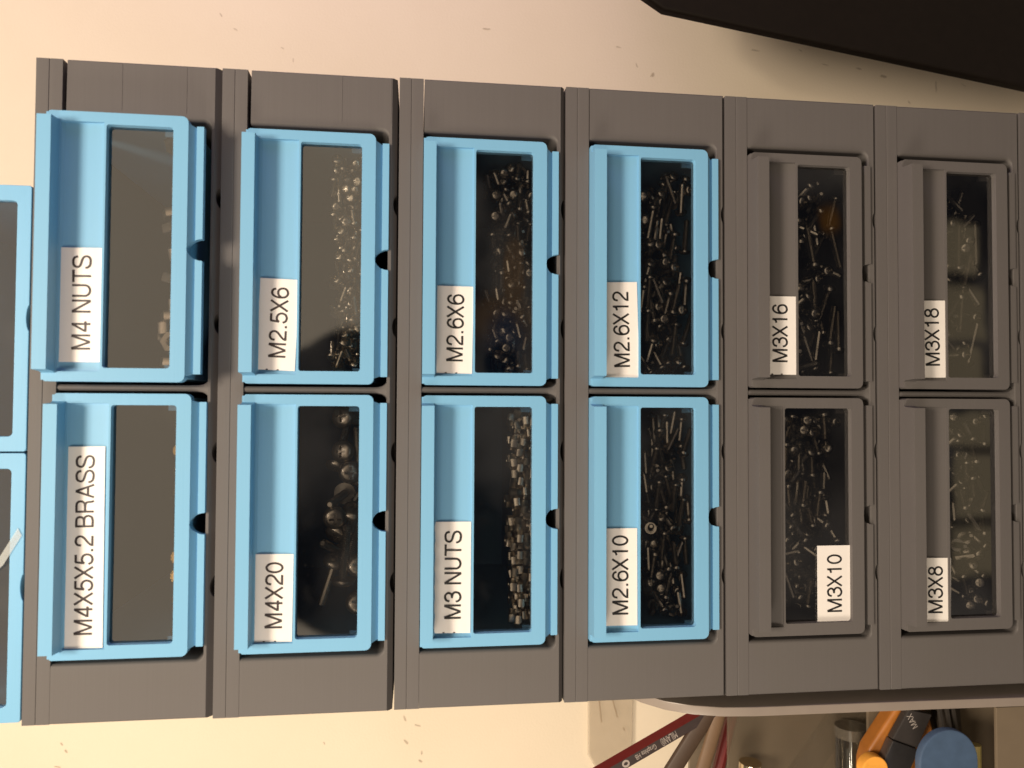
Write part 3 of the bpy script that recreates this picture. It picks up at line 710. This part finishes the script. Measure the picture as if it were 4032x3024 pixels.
mb.add(vs, [(k, (k+1) % n, n+(k+1) % n, n+k) for k in range(n)]); build(mb, 'ring_mark', INKS, pc, sm=False)
part('lettering', ptext('105', 3.4, 75.5, 3.4), pc, mat=INKS)
stick('brush_handle', (-9.5, 44.5, -270.5), (-61.2, 44.5, -235.2), 3.9, 10, BROWN, 'dark brown wooden handle leaning left of the pencil', 'brush', flat=.6)
stick('wooden_stick', (-10, 44, -269.9), (-68.8, 44, -250.8), 3.2, 10, TAN, 'tan wooden stick standing against the shelf edge', 'stick', flat=.6)
stick('red_pen', (-12, 52, -278.5), (-66.4, 50, -263.2), 2.8, 12, RED, 'thin red pen half hidden behind the tan stick', 'pen')
# things seen through the front pane
stick('craft_knife', (-19.4, 48, -332.6), (-75.5, 48, -288.4), 8, 4, simple('dark_steel', (.075, .065, .05), .5, .3), 'dark flat knife lying slanted behind the smoky wall', 'knife', rot=math.radians(45), flat=.3)
stick('metal_pen', (-39.2, 29, -272.5), (-80, 31, -271), 4.6, 24, simple('chrome', (.7, .6, .42), .18, 1.0), 'shiny metal pen with a domed end in front of the smoky wall', 'pen')
# glass vial
gl = MB(); gl.tube((-26.2, 29, -317.3), (-69.5, 29, -317.3), 6.2, n=28)
gv = link(bpy.data.objects.new('glass_vial', tomesh(gl, 'glass_vial', pane_mat('vial_glass', 3.0, (.80, .80, .76))))); smooth(gv.data); tag(gv, 'clear glass vial lying at the right edge of the smoky wall', 'vial')
gl = MB(); gl.tube((-26.1, 29, -317.3), (-30.5, 29, -317.3), 6.5, n=28); part('cap', tomesh(gl, 'cap', []), gv, mat=frosted('clear_cap', (.20, .17, .13), .35, .15))
# orange tool
ORANGE = simple('orange_plastic', (0.36, 0.13, 0.022), 0.4); ORLIT = simple('orange_knob', (0.85, 0.38, 0.06), 0.4)
t = thing('utility_tool', (-22, 5, -325), 'orange and black pocket tool with a bright steel edge beside the blue disc', 'tool')
def rel(pts): return [(x+22, z+325) for x, z in pts]
mb = MB(); prism_xz(mb, rel([(-9.5, -327.5), (-9.8, -332), (-14.5, -340.5), (-27, -344), (-35, -340), (-46, -322), (-46, -312), (-33, -312.5), (-27.5, -314.2)]), 5, 13)
build(mb, 'orange_body', ORANGE, t, bev=1.6, seg=3)
mb = MB(); prism_xz(mb, rel([(-10.9, -328.6), (-13.4, -338.9), (-26.6, -332.2), (-22.4, -321.4)]), 1, 4.8); build(mb, 'black_cover', simple('soft_black', (.035, .030, .028), .5), t, bev=.7)
mb = MB(); prism_xz(mb, rel([(-22.45, -321.3), (-26.7, -332.3), (-46, -323), (-46, -309.5)]), .2, 4.9); build(mb, 'steel_clip', simple('brushed_steel', (.17, .16, .16), .32, .9), t, bev=.5)
mb = MB(); mb.tube((-11.0, -1.5, 12.3), (-11.0, 3.5, 12.3), 5.5, n=28); build(mb, 'yellow_knob', ORLIT, t, bev=.8)
tm = text_mesh('MAX', -3, 3, 0, 2.4, 0)
lo = part('lettering', tm, t, mat=simple('grey_print', (.35, .31, .28), .5)); lo.location = Vector((7.0, 0.93, -6.0))*S; lo.rotation_euler = (0, math.radians(-27), 0)
# blue disc ended handle
mb = MB(); pts = []
for k in range(25):
    a = math.radians(-90+180*k/24); pts.append((-26.5+12.6*math.cos(a), -336.3+12.2*math.sin(a)))
pts += [(-52, -324.6), (-52, -348.8)]
mb2 = MB(); prism_xz(mb2, pts, -7, -3.5)
o = build(mb2, 'blue_handle', simple('blue_rubber', (.055, .095, .165), .55), bev=.8); tag(o, 'rounded blue handle end standing in front of the orange tool', 'handle')
# other things in the lower compartment
stick('steel_file', (-13, 16, -352), (-60, 16, -356), 7.5, 4, simple('file_steel', (.11, .09, .07), .4, .5), 'dark ribbed steel file behind the blue handle', 'file', rot=math.radians(45), flat=.25)
stick('yellow_pen', (-26, 6, -357), (-60, 6, -357), 2.4, 14, simple('yellow_plastic', (.42, .34, .12), .4), 'short pale yellow pen end right of the blue handle', 'pen')
for k, zz in enumerate((-343.5, -347.5, -351)):
    stick('allen_key', (-10.5-k*.8, 9+k, zz), (-58, 9+k, zz-8), 1.0, 6, simple('key_steel%d' % k, (.16, .14, .12), .35, .8), 'thin hex key in a row of steel keys behind the blue handle', 'hex key').__setitem__('group', 'steel hex keys in the organiser')
# clear ruler end taped on the wall
mb = MB(); prism_xz(mb, [(-40, -234.5), (-40, -262), (-97, -261), (-108, -248), (-105.5, -239.7), (-96, -234.5)], 166.5, 168.5)
cr = build(mb, 'plastic_ruler', CLEARPL, bev=.5); tag(cr, 'clear plastic ruler end with dark ticks on the wall above the pencil', 'ruler')
mb = MB()
for (xa, za, xb, zb) in ((-60, -240.4, -77, -242.4), (-60, -247.9, -74.5, -252), (-80.6, -255.4, -82.6, -256.5)):
    mb.add([(xa, 166.3, za-.3), (xb, 166.3, zb-.3), (xb, 166.3, zb+.3), (xa, 166.3, za+.3)], [(0, 1, 2, 3)])
build(mb, 'tick_marks', simple('pencil_line', (.30, .22, .14), .7), cr, sm=False)

# ------------------------------------------------------------------ black case on the right
t = thing('monitor', (290, 60, -244), 'large black plastic screen housing leaning at the right of the tower', 'monitor')
mb = MB(); pts = [(291.7, -243.7), (264.9, -433), (256, -496), (520, -533), (520, -205), (308, -217)]
prism_xz(mb, [(x-290, z+244) for x, z in pts], -6, 0)
build(mb, 'housing', BLACKP, t, bev=1.6, seg=4)
mb = MB(); prism_xz(mb, [(x-290, z+244) for x, z in [(380, -236), (520, -232), (520, -500), (372, -470)]], -6.2, -6.02); build(mb, 'dark_panel', simple('matt_black', (.012, .010, .008), .6, 0, .25), t, bev=.3)
